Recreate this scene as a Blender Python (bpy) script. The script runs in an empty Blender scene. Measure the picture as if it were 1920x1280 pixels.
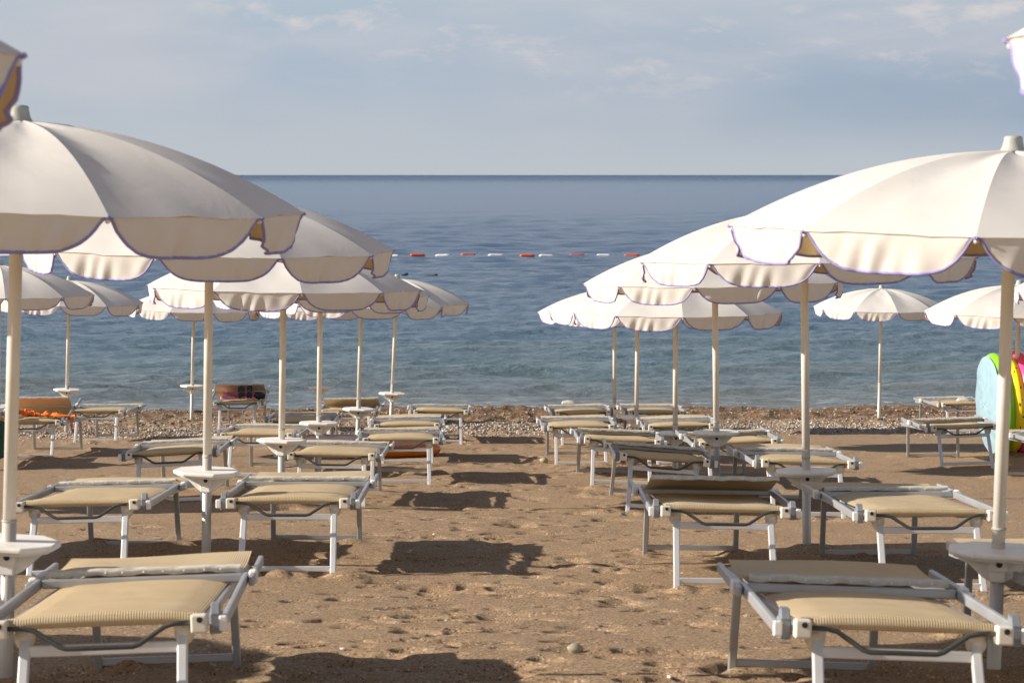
import bpy, bmesh, math, random
import numpy as np
from mathutils import Vector, Matrix

R = math.radians
C = bpy.context.scene.collection
S = bpy.context.scene
rng = np.random.default_rng(7)
random.seed(7)

# ------------------------------------------------------------------ camera
CAM_Z = 1.303
F = 4200.0                      # focal length in pixels of the 1920 px frame
YAW = math.atan(75.0 / F)
PITCH = math.atan(312.0 / F)
cam_d = bpy.data.cameras.new('camera')
cam_d.sensor_width = 36.0
cam_d.lens = 36.0 * F / 1920.0
cam_d.clip_start = 0.1
cam_d.clip_end = 90000.0
cam_d.dof.use_dof = True
cam_d.dof.focus_distance = 22.0
cam_d.dof.aperture_fstop = 9.0
cam = bpy.data.objects.new('camera', cam_d)
cam.location = (0, 0, CAM_Z)
cam.rotation_euler = (R(90) - PITCH, 0, -YAW)
C.objects.link(cam)
S.camera = cam

# ------------------------------------------------------------------ light
SUN_EL = R(24.5)
SUN_AZ = R(-95.0)               # compass angle from +Y, clockwise: low sun from the side, slightly behind the camera
sd = Vector((math.sin(SUN_AZ) * math.cos(SUN_EL), math.cos(SUN_AZ) * math.cos(SUN_EL), math.sin(SUN_EL)))
sun_d = bpy.data.lights.new('sun', 'SUN')
sun_d.energy = 4.3
sun_d.angle = R(0.5)
sun_d.color = (1.0, 0.905, 0.79)
sun = bpy.data.objects.new('sun', sun_d)
sun.rotation_euler = sd.to_track_quat('Z', 'Y').to_euler()
sun.location = (-30, 0, 30)
C.objects.link(sun)

S.view_settings.view_transform = 'Standard'
S.view_settings.look = 'None'
S.view_settings.gamma = 1.0
S.view_settings.use_curve_mapping = False
S.view_settings.exposure = 0.95

W = bpy.data.worlds.new('World')
S.world = W
W.use_nodes = True


class NT:
    """small helper to write node trees"""
    def __init__(self, tree):
        self.t = tree
        tree.nodes.clear()

    def n(self, kind, **kw):
        nd = self.t.nodes.new(kind)
        for k, v in kw.items():
            if k.startswith('i_'):
                key = k[2:]
                key = int(key) if key.isdigit() else key.replace('_', ' ')
                nd.inputs[key].default_value = v
            else:
                setattr(nd, k, v)
        return nd

    def l(self, a, b):
        self.t.links.new(a, b)

    def math(self, op, a, b=None, c=None, clamp=False):
        nd = self.t.nodes.new('ShaderNodeMath')
        nd.operation = op
        nd.use_clamp = clamp
        for i, v in enumerate((a, b, c)):
            if v is None:
                continue
            if isinstance(v, (int, float)):
                nd.inputs[i].default_value = v
            else:
                self.l(v, nd.inputs[i])
        return nd.outputs[0]

    def mix(self, fac, a, b, blend='MIX'):
        nd = self.t.nodes.new('ShaderNodeMix')
        nd.data_type = 'RGBA'
        nd.blend_type = blend
        for idx, v in ((0, fac), (6, a), (7, b)):
            if isinstance(v, (int, float)):
                nd.inputs[idx].default_value = v
            elif isinstance(v, tuple):
                nd.inputs[idx].default_value = (*v, 1.0) if len(v) == 3 else v
            else:
                self.l(v, nd.inputs[idx])
        return nd.outputs[2]

    def ramp(self, fac, stops, interp='LINEAR'):
        nd = self.t.nodes.new('ShaderNodeValToRGB')
        nd.color_ramp.interpolation = interp
        e = nd.color_ramp.elements
        while len(e) < len(stops):
            e.new(0.5)
        for el, (p, c) in zip(e, stops):
            el.position = p
            if isinstance(c, (int, float)):
                c = (c, c, c)
            el.color = (*c, 1.0)
        if fac is not None:
            self.l(fac, nd.inputs[0])
        return nd.outputs[0]

    def noise(self, vec, scale, detail=3.0, rough=0.5, dist=0.0):
        nd = self.n('ShaderNodeTexNoise')
        nd.inputs['Scale'].default_value = scale
        nd.inputs['Detail'].default_value = detail
        nd.inputs['Roughness'].default_value = rough
        nd.inputs['Distortion'].default_value = dist
        if vec is not None:
            self.l(vec, nd.inputs['Vector'])
        return nd.outputs['Fac']

    def scaled(self, vec, s, loc=(0, 0, 0)):
        nd = self.n('ShaderNodeMapping')
        nd.inputs['Scale'].default_value = s
        nd.inputs['Location'].default_value = loc
        self.l(vec, nd.inputs['Vector'])
        return nd.outputs[0]


def build_world():
    w = NT(W.node_tree)
    out = w.n('ShaderNodeOutputWorld')
    bg = w.n('ShaderNodeBackground')
    bg.inputs['Strength'].default_value = 0.078
    sky = w.n('ShaderNodeTexSky')
    sky.sky_type = 'NISHITA'
    sky.sun_disc = False
    sky.sun_elevation = SUN_EL
    sky.sun_rotation = SUN_AZ
    sky.altitude = 0
    sky.air_density = 1.0
    sky.dust_density = 1.0
    sky.ozone_density = 2.0
    tc = w.n('ShaderNodeTexCoord')
    sep = w.n('ShaderNodeSeparateXYZ')
    w.l(tc.outputs['Generated'], sep.inputs[0])
    az = w.math('ARCTAN2', sep.outputs[0], sep.outputs[1])
    el = w.math('ARCSINE', sep.outputs[2])
    cmb = w.n('ShaderNodeCombineXYZ')
    w.l(az, cmb.inputs[0])
    w.l(el, cmb.inputs[1])
    v = cmb.outputs[0]
    K = 1.0 / 0.078
    def col(r, g, b):           # display colour aimed at, as sky radiance
        def lin(c):
            c /= 255.0
            return c / 12.92 if c <= 0.04045 else ((c + 0.055) / 1.055) ** 2.4
        e = 2 ** S.view_settings.exposure
        return tuple(lin(c) * K / e for c in (r, g, b))
    # thin haze and stratus low over the sea
    eln = w.math('MULTIPLY', el, 1.0 / R(9.0), clamp=True)
    low = w.ramp(eln, [(0.0, col(185, 193, 201)), (0.10, col(183, 192, 201)), (0.24, col(173, 187, 202)), (0.36, col(175, 188, 203)), (0.55, col(176, 194, 206)), (1.0, col(166, 184, 202))])
    right0 = w.math('MULTIPLY_ADD', az, 3.2, 0.1, clamp=True)
    low = w.mix(w.math('MULTIPLY', right0, w.ramp(eln, [(0.03, 0.0), (0.16, 0.95), (0.32, 0.7), (0.46, 0.2), (0.6, 0.0)])), low, col(148, 166, 187))
    right = w.math('MULTIPLY_ADD', az, 2.6, 0.42, clamp=True)
    n0 = w.noise(w.scaled(v, (5, 16, 1), (3.1, 0.7, 0)), 1.0, 3, 0.5)
    lav = w.math('MULTIPLY', w.ramp(n0, [(0.38, 0.0), (0.62, 1.0)]), w.math('SUBTRACT', 1.0, w.math('MULTIPLY', right, 0.62)))
    low2 = w.mix(w.math('MULTIPLY', lav, 0.85), low, col(193, 197, 205))
    # streaky cloud band in the upper part
    band = w.ramp(eln, [(0.20, 0.0), (0.36, 0.9), (0.75, 1.0), (1.0, 0.6)])
    n1 = w.noise(w.scaled(v, (9, 42, 1), (0.6, 2.2, 0)), 1.0, 6, 0.58, 0.35)
    st = w.math('MULTIPLY', w.ramp(n1, [(0.44, 0.0), (0.70, 1.0)]), band)
    low3 = w.mix(w.math('MULTIPLY', st, 0.7), low2, col(203, 203, 210))
    # small bright cumulus puffs
    n2 = w.noise(w.scaled(v, (26, 66, 1), (1.4, 4.9, 0)), 1.0, 7, 0.62, 0.2)
    n3 = w.noise(w.scaled(v, (7, 22, 1), (5.1, 1.2, 0)), 1.0, 2, 0.5)
    pf = w.math('MULTIPLY', w.ramp(n2, [(0.53, 0.0), (0.68, 1.0)]), w.ramp(n3, [(0.43, 0.0), (0.58, 1.0)]))
    pf = w.math('MULTIPLY', pf, w.ramp(eln, [(0.17, 0.0), (0.33, 1.0), (1.0, 1.0)]))
    low4 = w.mix(w.math('MULTIPLY', pf, 0.68), low3, col(222, 214, 212))
    # blend into the clear sky overhead
    up = w.ramp(w.math('MULTIPLY', el, 1.0 / R(60.0), clamp=True), [(0.2, 1.0), (0.62, 0.0)])
    # added fill: haze behind the camera brightened to light the shaded canopy flaps
    rear_fill = w.math('MULTIPLY_ADD', w.math('COSINE', az), -1.3, 0.75, clamp=True)
    low5 = w.mix(w.math('MULTIPLY', rear_fill, 0.9), low4, col(238, 232, 224))
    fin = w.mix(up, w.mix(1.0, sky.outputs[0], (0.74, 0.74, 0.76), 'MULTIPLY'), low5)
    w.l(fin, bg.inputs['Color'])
    w.l(bg.outputs[0], out.inputs['Surface'])


build_world()

# ------------------------------------------------------------------ helpers
SLOPE = 0.0735
TILT = math.atan(SLOPE)
WATER_Y = 42.7
SEA_Z = -SLOPE * WATER_Y


def ground(y):
    return -SLOPE * y


_cr = Matrix.Rotation(-YAW, 3, 'Z') @ Matrix.Rotation(R(90) - PITCH, 3, 'X')


def ray(u, v):
    return _cr @ Vector(((u - 960.0) / F, -(v - 640.0) / F, -1.0))


def at_height(u, v, h):
    """point of the sloping beach, raised by h, seen at this place in the photograph"""
    d = ray(u, v)
    t = (-CAM_Z + h) / (d.z + SLOPE * d.y)
    return Vector((0, 0, CAM_Z)) + d * t


def at_depth(u, v, y):
    d = ray(u, v)
    return Vector((0, 0, CAM_Z)) + d * (y / d.y)


def at_sea(u, v, h=0.0):
    d = ray(u, v)
    return Vector((0, 0, CAM_Z)) + d * ((SEA_Z + h - CAM_Z) / d.z)


def link_mesh(name, me, mat, parent=None):
    o = bpy.data.objects.new(name, me)
    C.objects.link(o)
    if parent is not None:
        o.parent = parent
    for m in (mat if isinstance(mat, (list, tuple)) else [mat]):
        if m is not None and len(me.materials) < len(mat if isinstance(mat, (list, tuple)) else [mat]):
            me.materials.append(m)
    return o


def mesh_from(name, verts, faces, smooth=False):
    me = bpy.data.meshes.new(name)
    me.from_pydata([tuple(v) for v in verts], [], faces)
    me.update()
    if smooth:
        me.polygons.foreach_set('use_smooth', [True] * len(me.polygons))
    return me


def grid_mesh(name, P, smooth=True):
    """P: (rows, cols, 3) array -> one sheet of quads"""
    r, c, _ = P.shape
    me = bpy.data.meshes.new(name)
    me.vertices.add(r * c)
    me.vertices.foreach_set('co', P.reshape(-1).astype(np.float32))
    i = np.arange(r * c).reshape(r, c)
    q = np.stack([i[:-1, :-1], i[:-1, 1:], i[1:, 1:], i[1:, :-1]], -1).reshape(-1, 4)
    n = len(q)
    me.loops.add(n * 4)
    me.loops.foreach_set('vertex_index', q.reshape(-1).astype(np.int32))
    me.polygons.add(n)
    me.polygons.foreach_set('loop_start', np.arange(0, n * 4, 4, dtype=np.int32))
    me.polygons.foreach_set('loop_total', np.full(n, 4, dtype=np.int32))
    me.update(calc_edges=True)
    me.validate()
    if smooth:
        me.polygons.foreach_set('use_smooth', np.ones(n, dtype=bool))
    return me


class MB:
    """collects shapes into one bmesh"""
    def __init__(self):
        self.bm = bmesh.new()

    def box(self, a, b, bev=0.0, rot=None, seg=2):
        """axis box between corners a and b, optional 3x3 rotation about its centre"""
        a, b = Vector(a), Vector(b)
        c = (a + b) / 2
        h = (b - a) / 2
        t = bmesh.new()
        bmesh.ops.create_cube(t, size=2.0)
        for v in t.verts:
            v.co = Vector((v.co.x * h.x, v.co.y * h.y, v.co.z * h.z))
        if bev > 0:
            bmesh.ops.bevel(t, geom=list(t.edges), offset=bev, segments=seg, affect='EDGES', profile=0.5)
        for v in t.verts:
            v.co = ((rot @ v.co) if rot is not None else v.co) + c
        self.join(t)

    def bar(self, p, q, w, h, bev=0.003, up=(0, 0, 1)):
        """rectangular bar from p to q; w across, h along up"""
        p, q = Vector(p), Vector(q)
        d = (q - p)
        L = d.length
        d.normalize()
        up = Vector(up)
        x = d.cross(up)
        if x.length < 1e-4:
            x = d.cross(Vector((0, 1, 0)))
        x.normalize()
        z = x.cross(d)
        m = Matrix((x, d, z)).transposed()
        c = (p + q) / 2
        self.box(c - Vector((w / 2, L / 2, h / 2)), c + Vector((w / 2, L / 2, h / 2)), bev, m)

    def tube(self, pts, r, n=10, cap=True):
        pts = [Vector(p) for p in pts]
        rs = r if isinstance(r, (list, tuple)) else [r] * len(pts)
        rings = []
        ref = None
        for i, p in enumerate(pts):
            d = (pts[min(i + 1, len(pts) - 1)] - pts[max(i - 1, 0)]).normalized()
            if ref is None:
                ref = d.orthogonal().normalized()
            x = (ref - d * ref.dot(d))
            if x.length < 1e-5:
                x = d.orthogonal()
            x.normalize()
            ref = x
            y = d.cross(x)
            rings.append([self.bm.verts.new(p + (x * math.cos(2 * math.pi * k / n) + y * math.sin(2 * math.pi * k / n)) * rs[i]) for k in range(n)])
        for a, b in zip(rings, rings[1:]):
            for k in range(n):
                f = self.bm.faces.new((a[k], a[(k + 1) % n], b[(k + 1) % n], b[k]))
                f.smooth = True
        if cap:
            self.bm.faces.new(list(reversed(rings[0])))
            self.bm.faces.new(rings[-1])

    def lathe(self, prof, n=24, c=(0, 0, 0), axis='Z', sx=1.0, sy=1.0):
        """prof: list of (radius, height)"""
        c = Vector(c)
        rings = []
        for r, z in prof:
            row = []
            for k in range(n):
                a = 2 * math.pi * k / n
                x, y = r * math.cos(a) * sx, r * math.sin(a) * sy
                p = {'Z': (x, y, z), 'X': (z, x, y), 'Y': (x, z, y)}[axis]
                row.append(self.bm.verts.new(c + Vector(p)))
            rings.append(row)
        for a, b in zip(rings, rings[1:]):
            for k in range(n):
                f = self.bm.faces.new((a[k], a[(k + 1) % n], b[(k + 1) % n], b[k]))
                f.smooth = True
        self.bm.faces.new(list(reversed(rings[0])))
        self.bm.faces.new(rings[-1])

    def ball(self, c, r, sx=1, sy=1, sz=1, n=14):
        t = bmesh.new()
        bmesh.ops.create_uvsphere(t, u_segments=n, v_segments=max(6, n // 2 + 1), radius=r)
        for v in t.verts:
            v.co = Vector((v.co.x * sx, v.co.y * sy, v.co.z * sz)) + Vector(c)
        for f in t.faces:
            f.smooth = True
        self.join(t)

    def prism(self, poly, z0, z1, bev=0.0, m=None):
        """polygon in x,y lifted between z0 and z1; m places it"""
        t = bmesh.new()
        a = [t.verts.new((x, y, z0)) for x, y in poly]
        b = [t.verts.new((x, y, z1)) for x, y in poly]
        n = len(poly)
        t.faces.new(list(reversed(a)))
        t.faces.new(b)
        for k in range(n):
            t.faces.new((a[k], a[(k + 1) % n], b[(k + 1) % n], b[k]))
        bmesh.ops.recalc_face_normals(t, faces=list(t.faces))
        if bev > 0:
            bmesh.ops.bevel(t, geom=list(t.edges), offset=bev, segments=2, affect='EDGES', profile=0.5)
        if m is not None:
            for v in t.verts:
                v.co = m @ v.co
        self.join(t)

    def join(self, t):
        me = bpy.data.meshes.new('tmp')
        t.to_mesh(me)
        t.free()
        self.bm.from_mesh(me)
        bpy.data.meshes.remove(me)

    def build(self, name, mat, parent=None):
        bmesh.ops.recalc_face_normals(self.bm, faces=list(self.bm.faces))
        me = bpy.data.meshes.new(name)
        self.bm.to_mesh(me)
        self.bm.free()
        return link_mesh(name, me, mat, parent)


def tag(o, label=None, cat=None, group=None, kind=None):
    if label:
        o['label'] = label
    if cat:
        o['category'] = cat
    if group:
        o['group'] = group
    if kind:
        o['kind'] = kind
    return o


def empty(name, loc=(0, 0, 0), rot=(0, 0, 0)):
    o = bpy.data.objects.new(name, None)
    o.empty_display_size = 0.2
    o.location = loc
    o.rotation_euler = rot
    C.objects.link(o)
    return o


def copy_tree(o, parent=None):
    c = o.copy()
    C.objects.link(c)
    if parent is not None:
        c.parent = parent
    for ch in o.children:
        copy_tree(ch, c)
    return c


# ------------------------------------------------------------------ materials
def new_mat(name):
    m = bpy.data.materials.new(name)
    m.use_nodes = True
    return m, NT(m.node_tree)


def simple(name, col, rough=0.5, metal=0.0, var=0.08, scale=9.0, bump=0.0, bscale=60.0, spec=0.5, dirt=None):
    m, t = new_mat(name)
    out = t.n('ShaderNodeOutputMaterial')
    p = t.n('ShaderNodeBsdfPrincipled')
    tc = t.n('ShaderNodeTexCoord')
    oi = t.n('ShaderNodeObjectInfo')
    nz = t.noise(tc.outputs['Object'], scale, 5, 0.6)
    lo = tuple(c * (1 - var * 1.6) for c in col)
    hi = tuple(min(1, c * (1 + var)) for c in col)
    c = t.mix(t.ramp(nz, [(0.3, 0.0), (0.7, 1.0)]), lo, hi)
    if dirt is not None:
        nd = t.noise(tc.outputs['Object'], 3.5, 8, 0.72)
        c = t.mix(t.math('MULTIPLY', t.ramp(nd, [(0.52, 0.0), (0.72, 1.0)]), 0.55), c, dirt)
    t.l(c, p.inputs['Base Color'])
    p.inputs['Metallic'].default_value = metal
    p.inputs['Specular IOR Level'].default_value = spec
    t.l(t.math('MULTIPLY_ADD', nz, 0.2, rough - 0.1), p.inputs['Roughness'])
    if bump > 0:
        b = t.n('ShaderNodeBump')
        b.inputs['Strength'].default_value = bump
        b.inputs['Distance'].default_value = 0.004
        t.l(t.noise(tc.outputs['Object'], bscale, 3, 0.6), b.inputs['Height'])
        t.l(b.outputs[0], p.inputs['Normal'])
    t.l(p.outputs[0], out.inputs['Surface'])
    return m


def mat_canvas():
    """white outside, ochre on the back faces, a little sunlight through"""
    m, t = new_mat('canvas')
    out = t.n('ShaderNodeOutputMaterial')
    tc = t.n('ShaderNodeTexCoord')
    geo = t.n('ShaderNodeNewGeometry')
    oi = t.n('ShaderNodeObjectInfo')
    nz = t.noise(tc.outputs['Object'], 2.2, 6, 0.62)
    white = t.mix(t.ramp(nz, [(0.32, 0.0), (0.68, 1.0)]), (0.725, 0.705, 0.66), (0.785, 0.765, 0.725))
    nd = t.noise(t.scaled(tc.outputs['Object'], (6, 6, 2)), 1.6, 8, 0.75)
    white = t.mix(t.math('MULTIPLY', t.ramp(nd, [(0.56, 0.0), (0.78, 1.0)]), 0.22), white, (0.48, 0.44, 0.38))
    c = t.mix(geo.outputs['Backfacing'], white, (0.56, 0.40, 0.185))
    d = t.n('ShaderNodeBsdfPrincipled')
    t.l(c, d.inputs['Base Color'])
    d.inputs['Roughness'].default_value = 0.85
    d.inputs['Specular IOR Level'].default_value = 0.2
    tr = t.n('ShaderNodeBsdfTranslucent')
    tr.inputs['Color'].default_value = (0.68, 0.52, 0.29, 1)
    mx = t.n('ShaderNodeMixShader')
    mx.inputs[0].default_value = 0.27
    # weave and slack creases
    b = t.n('ShaderNodeBump')
    b.inputs['Strength'].default_value = 0.35
    b.inputs['Distance'].default_value = 0.012
    cr = t.noise(t.scaled(tc.outputs['Object'], (3, 3, 3)), 1.0, 4, 0.55, 0.6)
    wv = t.noise(tc.outputs['Object'], 420, 1, 0.5)
    t.l(t.math('MULTIPLY_ADD', wv, 0.05, cr), b.inputs['Height'])
    t.l(b.outputs[0], d.inputs['Normal'])
    t.l(d.outputs[0], mx.inputs[1])
    t.l(tr.outputs[0], mx.inputs[2])
    t.l(mx.outputs[0], out.inputs['Surface'])
    return m


def mat_sling(name, a, b_, rib=True):
    """beige woven mesh fabric with fine ribs across"""
    m, t = new_mat(name)
    out = t.n('ShaderNodeOutputMaterial')
    p = t.n('ShaderNodeBsdfPrincipled')
    tc = t.n('ShaderNodeTexCoord')
    wv = t.n('ShaderNodeTexWave')
    wv.wave_type = 'BANDS'
    wv.bands_direction = 'X'
    wv.inputs['Scale'].default_value = 36.0
    wv.inputs['Distortion'].default_value = 0.15
    wv.inputs['Detail'].default_value = 0.0
    t.l(tc.outputs['Object'], wv.inputs['Vector'])
    wy = t.n('ShaderNodeTexWave')
    wy.bands_direction = 'Y'
    wy.inputs['Scale'].default_value = 40.0
    t.l(tc.outputs['Object'], wy.inputs['Vector'])
    h = t.math('MULTIPLY_ADD', wy.outputs['Fac'], 0.6, wv.outputs['Fac'])
    nz = t.noise(tc.outputs['Object'], 4.0, 6, 0.65)
    c = t.mix(t.ramp(nz, [(0.3, 0.0), (0.7, 1.0)]), a, b_)
    c = t.mix(t.math('MULTIPLY', t.math('SUBTRACT', 1.0, wv.outputs['Fac']), 0.14), c, tuple(x * 0.55 for x in a))
    st = t.noise(t.scaled(tc.outputs['Object'], (2.5, 1.2, 1)), 2.0, 8, 0.7)
    c = t.mix(t.math('MULTIPLY', t.ramp(st, [(0.55, 0.0), (0.75, 1.0)]), 0.3), c, tuple(x * 0.6 for x in a))
    t.l(c, p.inputs['Base Color'])
    p.inputs['Roughness'].default_value = 0.75
    p.inputs['Specular IOR Level'].default_value = 0.25
    bp = t.n('ShaderNodeBump')
    bp.inputs['Strength'].default_value = 0.6
    bp.inputs['Distance'].default_value = 0.002
    t.l(h, bp.inputs['Height'])
    t.l(bp.outputs[0], p.inputs['Normal'])
    tr = t.n('ShaderNodeBsdfTranslucent')
    tr.inputs['Color'].default_value = (0.5, 0.33, 0.14, 1)
    mx = t.n('ShaderNodeMixShader')
    mx.inputs[0].default_value = 0.12
    t.l(p.outputs[0], mx.inputs[1])
    t.l(tr.outputs[0], mx.inputs[2])
    t.l(mx.outputs[0], out.inputs['Surface'])
    return m


def mat_sand():
    m, t = new_mat('sand')
    out = t.n('ShaderNodeOutputMaterial')
    p = t.n('ShaderNodeBsdfPrincipled')
    tc = t.n('ShaderNodeTexCoord')
    v = tc.outputs['Object']
    g1 = t.noise(v, 190, 2, 0.6)
    g2 = t.noise(v, 75, 3, 0.65)
    big = t.noise(v, 0.9, 5, 0.6)
    mid = t.noise(t.scaled(v, (1.0, 0.6, 1)), 5.0, 6, 0.65)
    c = t.mix(t.ramp(g1, [(0.3, 0.0), (0.72, 1.0)]), (0.195, 0.123, 0.070), (0.545, 0.392, 0.243))
    c = t.mix(t.math('MULTIPLY', t.ramp(g2, [(0.35, 0.0), (0.7, 1.0)]), 0.5), c, (0.30, 0.203, 0.124))
    c = t.mix(t.math('MULTIPLY', t.ramp(big, [(0.35, 0.0), (0.68, 1.0)]), 0.35), c, (0.285, 0.185, 0.108))
    c = t.mix(t.math('MULTIPLY', t.ramp(mid, [(0.5, 0.0), (0.75, 1.0)]), 0.3), c, (0.255, 0.150, 0.080))
    # coarse light and dark grains
    vo = t.n('ShaderNodeTexVoronoi')
    vo.inputs['Scale'].default_value = 115.0
    t.l(v, vo.inputs['Vector'])
    sp = t.n('ShaderNodeSeparateColor')
    t.l(vo.outputs['Color'], sp.inputs[0])
    c = t.mix(t.ramp(sp.outputs[0], [(0.90, 0.0), (0.93, 0.85)]), c, (0.58, 0.47, 0.34))
    c = t.mix(t.ramp(sp.outputs[1], [(0.88, 0.0), (0.91, 0.85)]), c, (0.10, 0.062, 0.038))
    # damp and pebbly towards the water
    sy = t.n('ShaderNodeSeparateXYZ')
    t.l(v, sy.inputs[0])
    edge = t.math('ADD', sy.outputs[1], t.math('MULTIPLY', t.math('SUBTRACT', t.noise(v, 0.55, 4, 0.6), 0.5), 3.2))
    grav = t.ramp(t.math('MULTIPLY', edge, 1 / 50.0), [(0.60, 0.0), (0.64, 1.0)])
    pv = t.n('ShaderNodeTexVoronoi')
    pv.inputs['Scale'].default_value = 17.0
    t.l(v, pv.inputs['Vector'])
    ps = t.n('ShaderNodeSeparateColor')
    t.l(pv.outputs['Color'], ps.inputs[0])
    pc = t.ramp(ps.outputs[0], [(0.0, (0.11, 0.072, 0.046)), (0.45, (0.22, 0.145, 0.09)), (0.7, (0.31, 0.225, 0.15)), (0.86, (0.36, 0.32, 0.27)), (1.0, (0.52, 0.49, 0.44))])
    c = t.mix(t.math('MULTIPLY', grav, 0.75), c, pc)
    wet = t.ramp(t.math('MULTIPLY', edge, 1 / 50.0), [(0.715, 0.0), (0.745, 1.0), (0.835, 1.0), (0.86, 1.0)])
    weed = t.noise(t.scaled(v, (1.0, 1.6, 1)), 2.6, 7, 0.7)
    c = t.mix(t.math('MULTIPLY', wet, t.ramp(weed, [(0.36, 0.25), (0.58, 0.9)])), c, (0.15, 0.082, 0.042))
    t.l(c, p.inputs['Base Color'])
    p.inputs['Roughness'].default_value = 0.95
    p.inputs['Specular IOR Level'].default_value = 0.15
    b1 = t.n('ShaderNodeBump')
    b1.inputs['Strength'].default_value = 0.9
    b1.inputs['Distance'].default_value = 0.009
    t.l(t.math('MULTIPLY_ADD', g2, 0.8, g1), b1.inputs['Height'])
    b2 = t.n('ShaderNodeBump')
    b2.inputs['Strength'].default_value = 0.3
    b2.inputs['Distance'].default_value = 0.02
    t.l(t.noise(v, 14, 5, 0.65), b2.inputs['Height'])
    t.l(b2.outputs[0], b1.inputs['Normal'])
    t.l(b1.outputs[0], p.inputs['Normal'])
    t.l(p.outputs[0], out.inputs['Surface'])
    return m


def mat_sea():
    m, t = new_mat('sea_water')
    out = t.n('ShaderNodeOutputMaterial')
    p = t.n('ShaderNodeBsdfPrincipled')
    tc = t.n('ShaderNodeTexCoord')
    v = tc.outputs['Object']
    sy = t.n('ShaderNodeSeparateXYZ')
    t.l(v, sy.inputs[0])
    y = sy.outputs[1]
    nz = t.noise(t.scaled(v, (0.05, 0.16, 1)), 1.0, 4, 0.6)
    yy = t.math('ADD', y, t.math('MULTIPLY', t.math('SUBTRACT', nz, 0.5), 26.0))
    dep = t.math('MULTIPLY', t.math('SUBTRACT', yy, 40.0), 1 / 100.0, clamp=True)
    c = t.ramp(dep, [(0.0, (0.14, 0.14, 0.12)), (0.05, (0.128, 0.155, 0.160)), (0.12, (0.112, 0.160, 0.180)), (0.22, (0.096, 0.148, 0.198)), (0.45, (0.088, 0.136, 0.198)), (1.0, (0.030, 0.070, 0.150))])
    # scraps of foam where the ripples break on the shingle
    fz = t.noise(t.scaled(v, (0.9, 2.6, 1)), 1.6, 6, 0.7, 0.5)
    fy = t.math('ADD', y, t.math('MULTIPLY', t.math('SUBTRACT', t.noise(t.scaled(v, (0.35, 0.1, 1)), 1.0, 3, 0.5), 0.5), 3.0))
    fband = t.ramp(t.math('MULTIPLY', t.math('SUBTRACT', fy, 40.0), 0.1, clamp=True), [(0.20, 0.0), (0.29, 1.0), (0.42, 0.55), (0.56, 0.0)])
    foam = t.math('MULTIPLY', t.ramp(fz, [(0.55, 0.0), (0.63, 1.0)]), fband)
    c = t.mix(t.math('MULTIPLY', foam, 0.8), c, (0.62, 0.63, 0.62))
    t.l(c, p.inputs['Base Color'])
    p.inputs['IOR'].default_value = 1.333
    p.inputs['Specular IOR Level'].default_value = 0.6
    far = t.math('MULTIPLY', y, 1 / 6000.0, clamp=True)
    t.l(t.ramp(far, [(0.0, 0.06), (0.03, 0.12), (0.3, 0.24), (1.0, 0.3)]), p.inputs['Roughness'])
    w1 = t.noise(t.scaled(v, (0.8, 1.7, 1)), 1.0, 5, 0.62, 0.4)
    w2 = t.noise(t.scaled(v, (2.6, 7.5, 1)), 1.0, 5, 0.68, 0.3)
    w3 = t.noise(t.scaled(v, (0.06, 0.22, 1)), 1.0, 5, 0.62, 0.3)
    b1 = t.n('ShaderNodeBump')
    b1.inputs['Strength'].default_value = 0.30
    b1.inputs['Distance'].default_value = 0.20
    t.l(w1, b1.inputs['Height'])
    b2 = t.n('ShaderNodeBump')
    b2.inputs['Strength'].default_value = 0.9
    b2.inputs['Distance'].default_value = 0.10
    t.l(w2, b2.inputs['Height'])
    t.l(b1.outputs[0], b2.inputs['Normal'])
    b3 = t.n('ShaderNodeBump')
    b3.inputs['Distance'].default_value = 7.0
    t.l(t.ramp(far, [(0.01, 0.0), (0.05, 0.045), (0.22, 0.11), (0.42, 0.75), (1.0, 1.0)]), b3.inputs['Strength'])
    t.l(w3, b3.inputs['Height'])
    t.l(b2.outputs[0], b3.inputs['Normal'])
    t.l(b3.outputs[0], p.inputs['Normal'])
    t.l(p.outputs[0], out.inputs['Surface'])
    return m


def mat_pebbles():
    m, t = new_mat('pebble_stone')
    out = t.n('ShaderNodeOutputMaterial')
    p = t.n('ShaderNodeBsdfPrincipled')
    geo = t.n('ShaderNodeNewGeometry')
    at = t.n('ShaderNodeAttribute')
    at.attribute_name = 'tint'
    c = t.ramp(geo.outputs['Random Per Island'], [(0.0, (0.10, 0.068, 0.045)), (0.25, (0.23, 0.155, 0.10)), (0.5, (0.33, 0.27, 0.21)), (0.75, (0.46, 0.43, 0.385)), (1.0, (0.54, 0.52, 0.48))])
    c2 = t.ramp(geo.outputs['Random Per Island'], [(0.0, (0.085, 0.05, 0.03)), (0.5, (0.20, 0.125, 0.075)), (0.85, (0.28, 0.20, 0.13)), (1.0, (0.48, 0.42, 0.34))])
    c = t.mix(at.outputs['Fac'], c2, c)
    t.l(c, p.inputs['Base Color'])
    p.inputs['Roughness'].default_value = 0.8
    t.l(p.outputs[0], out.inputs['Surface'])
    return m


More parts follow.
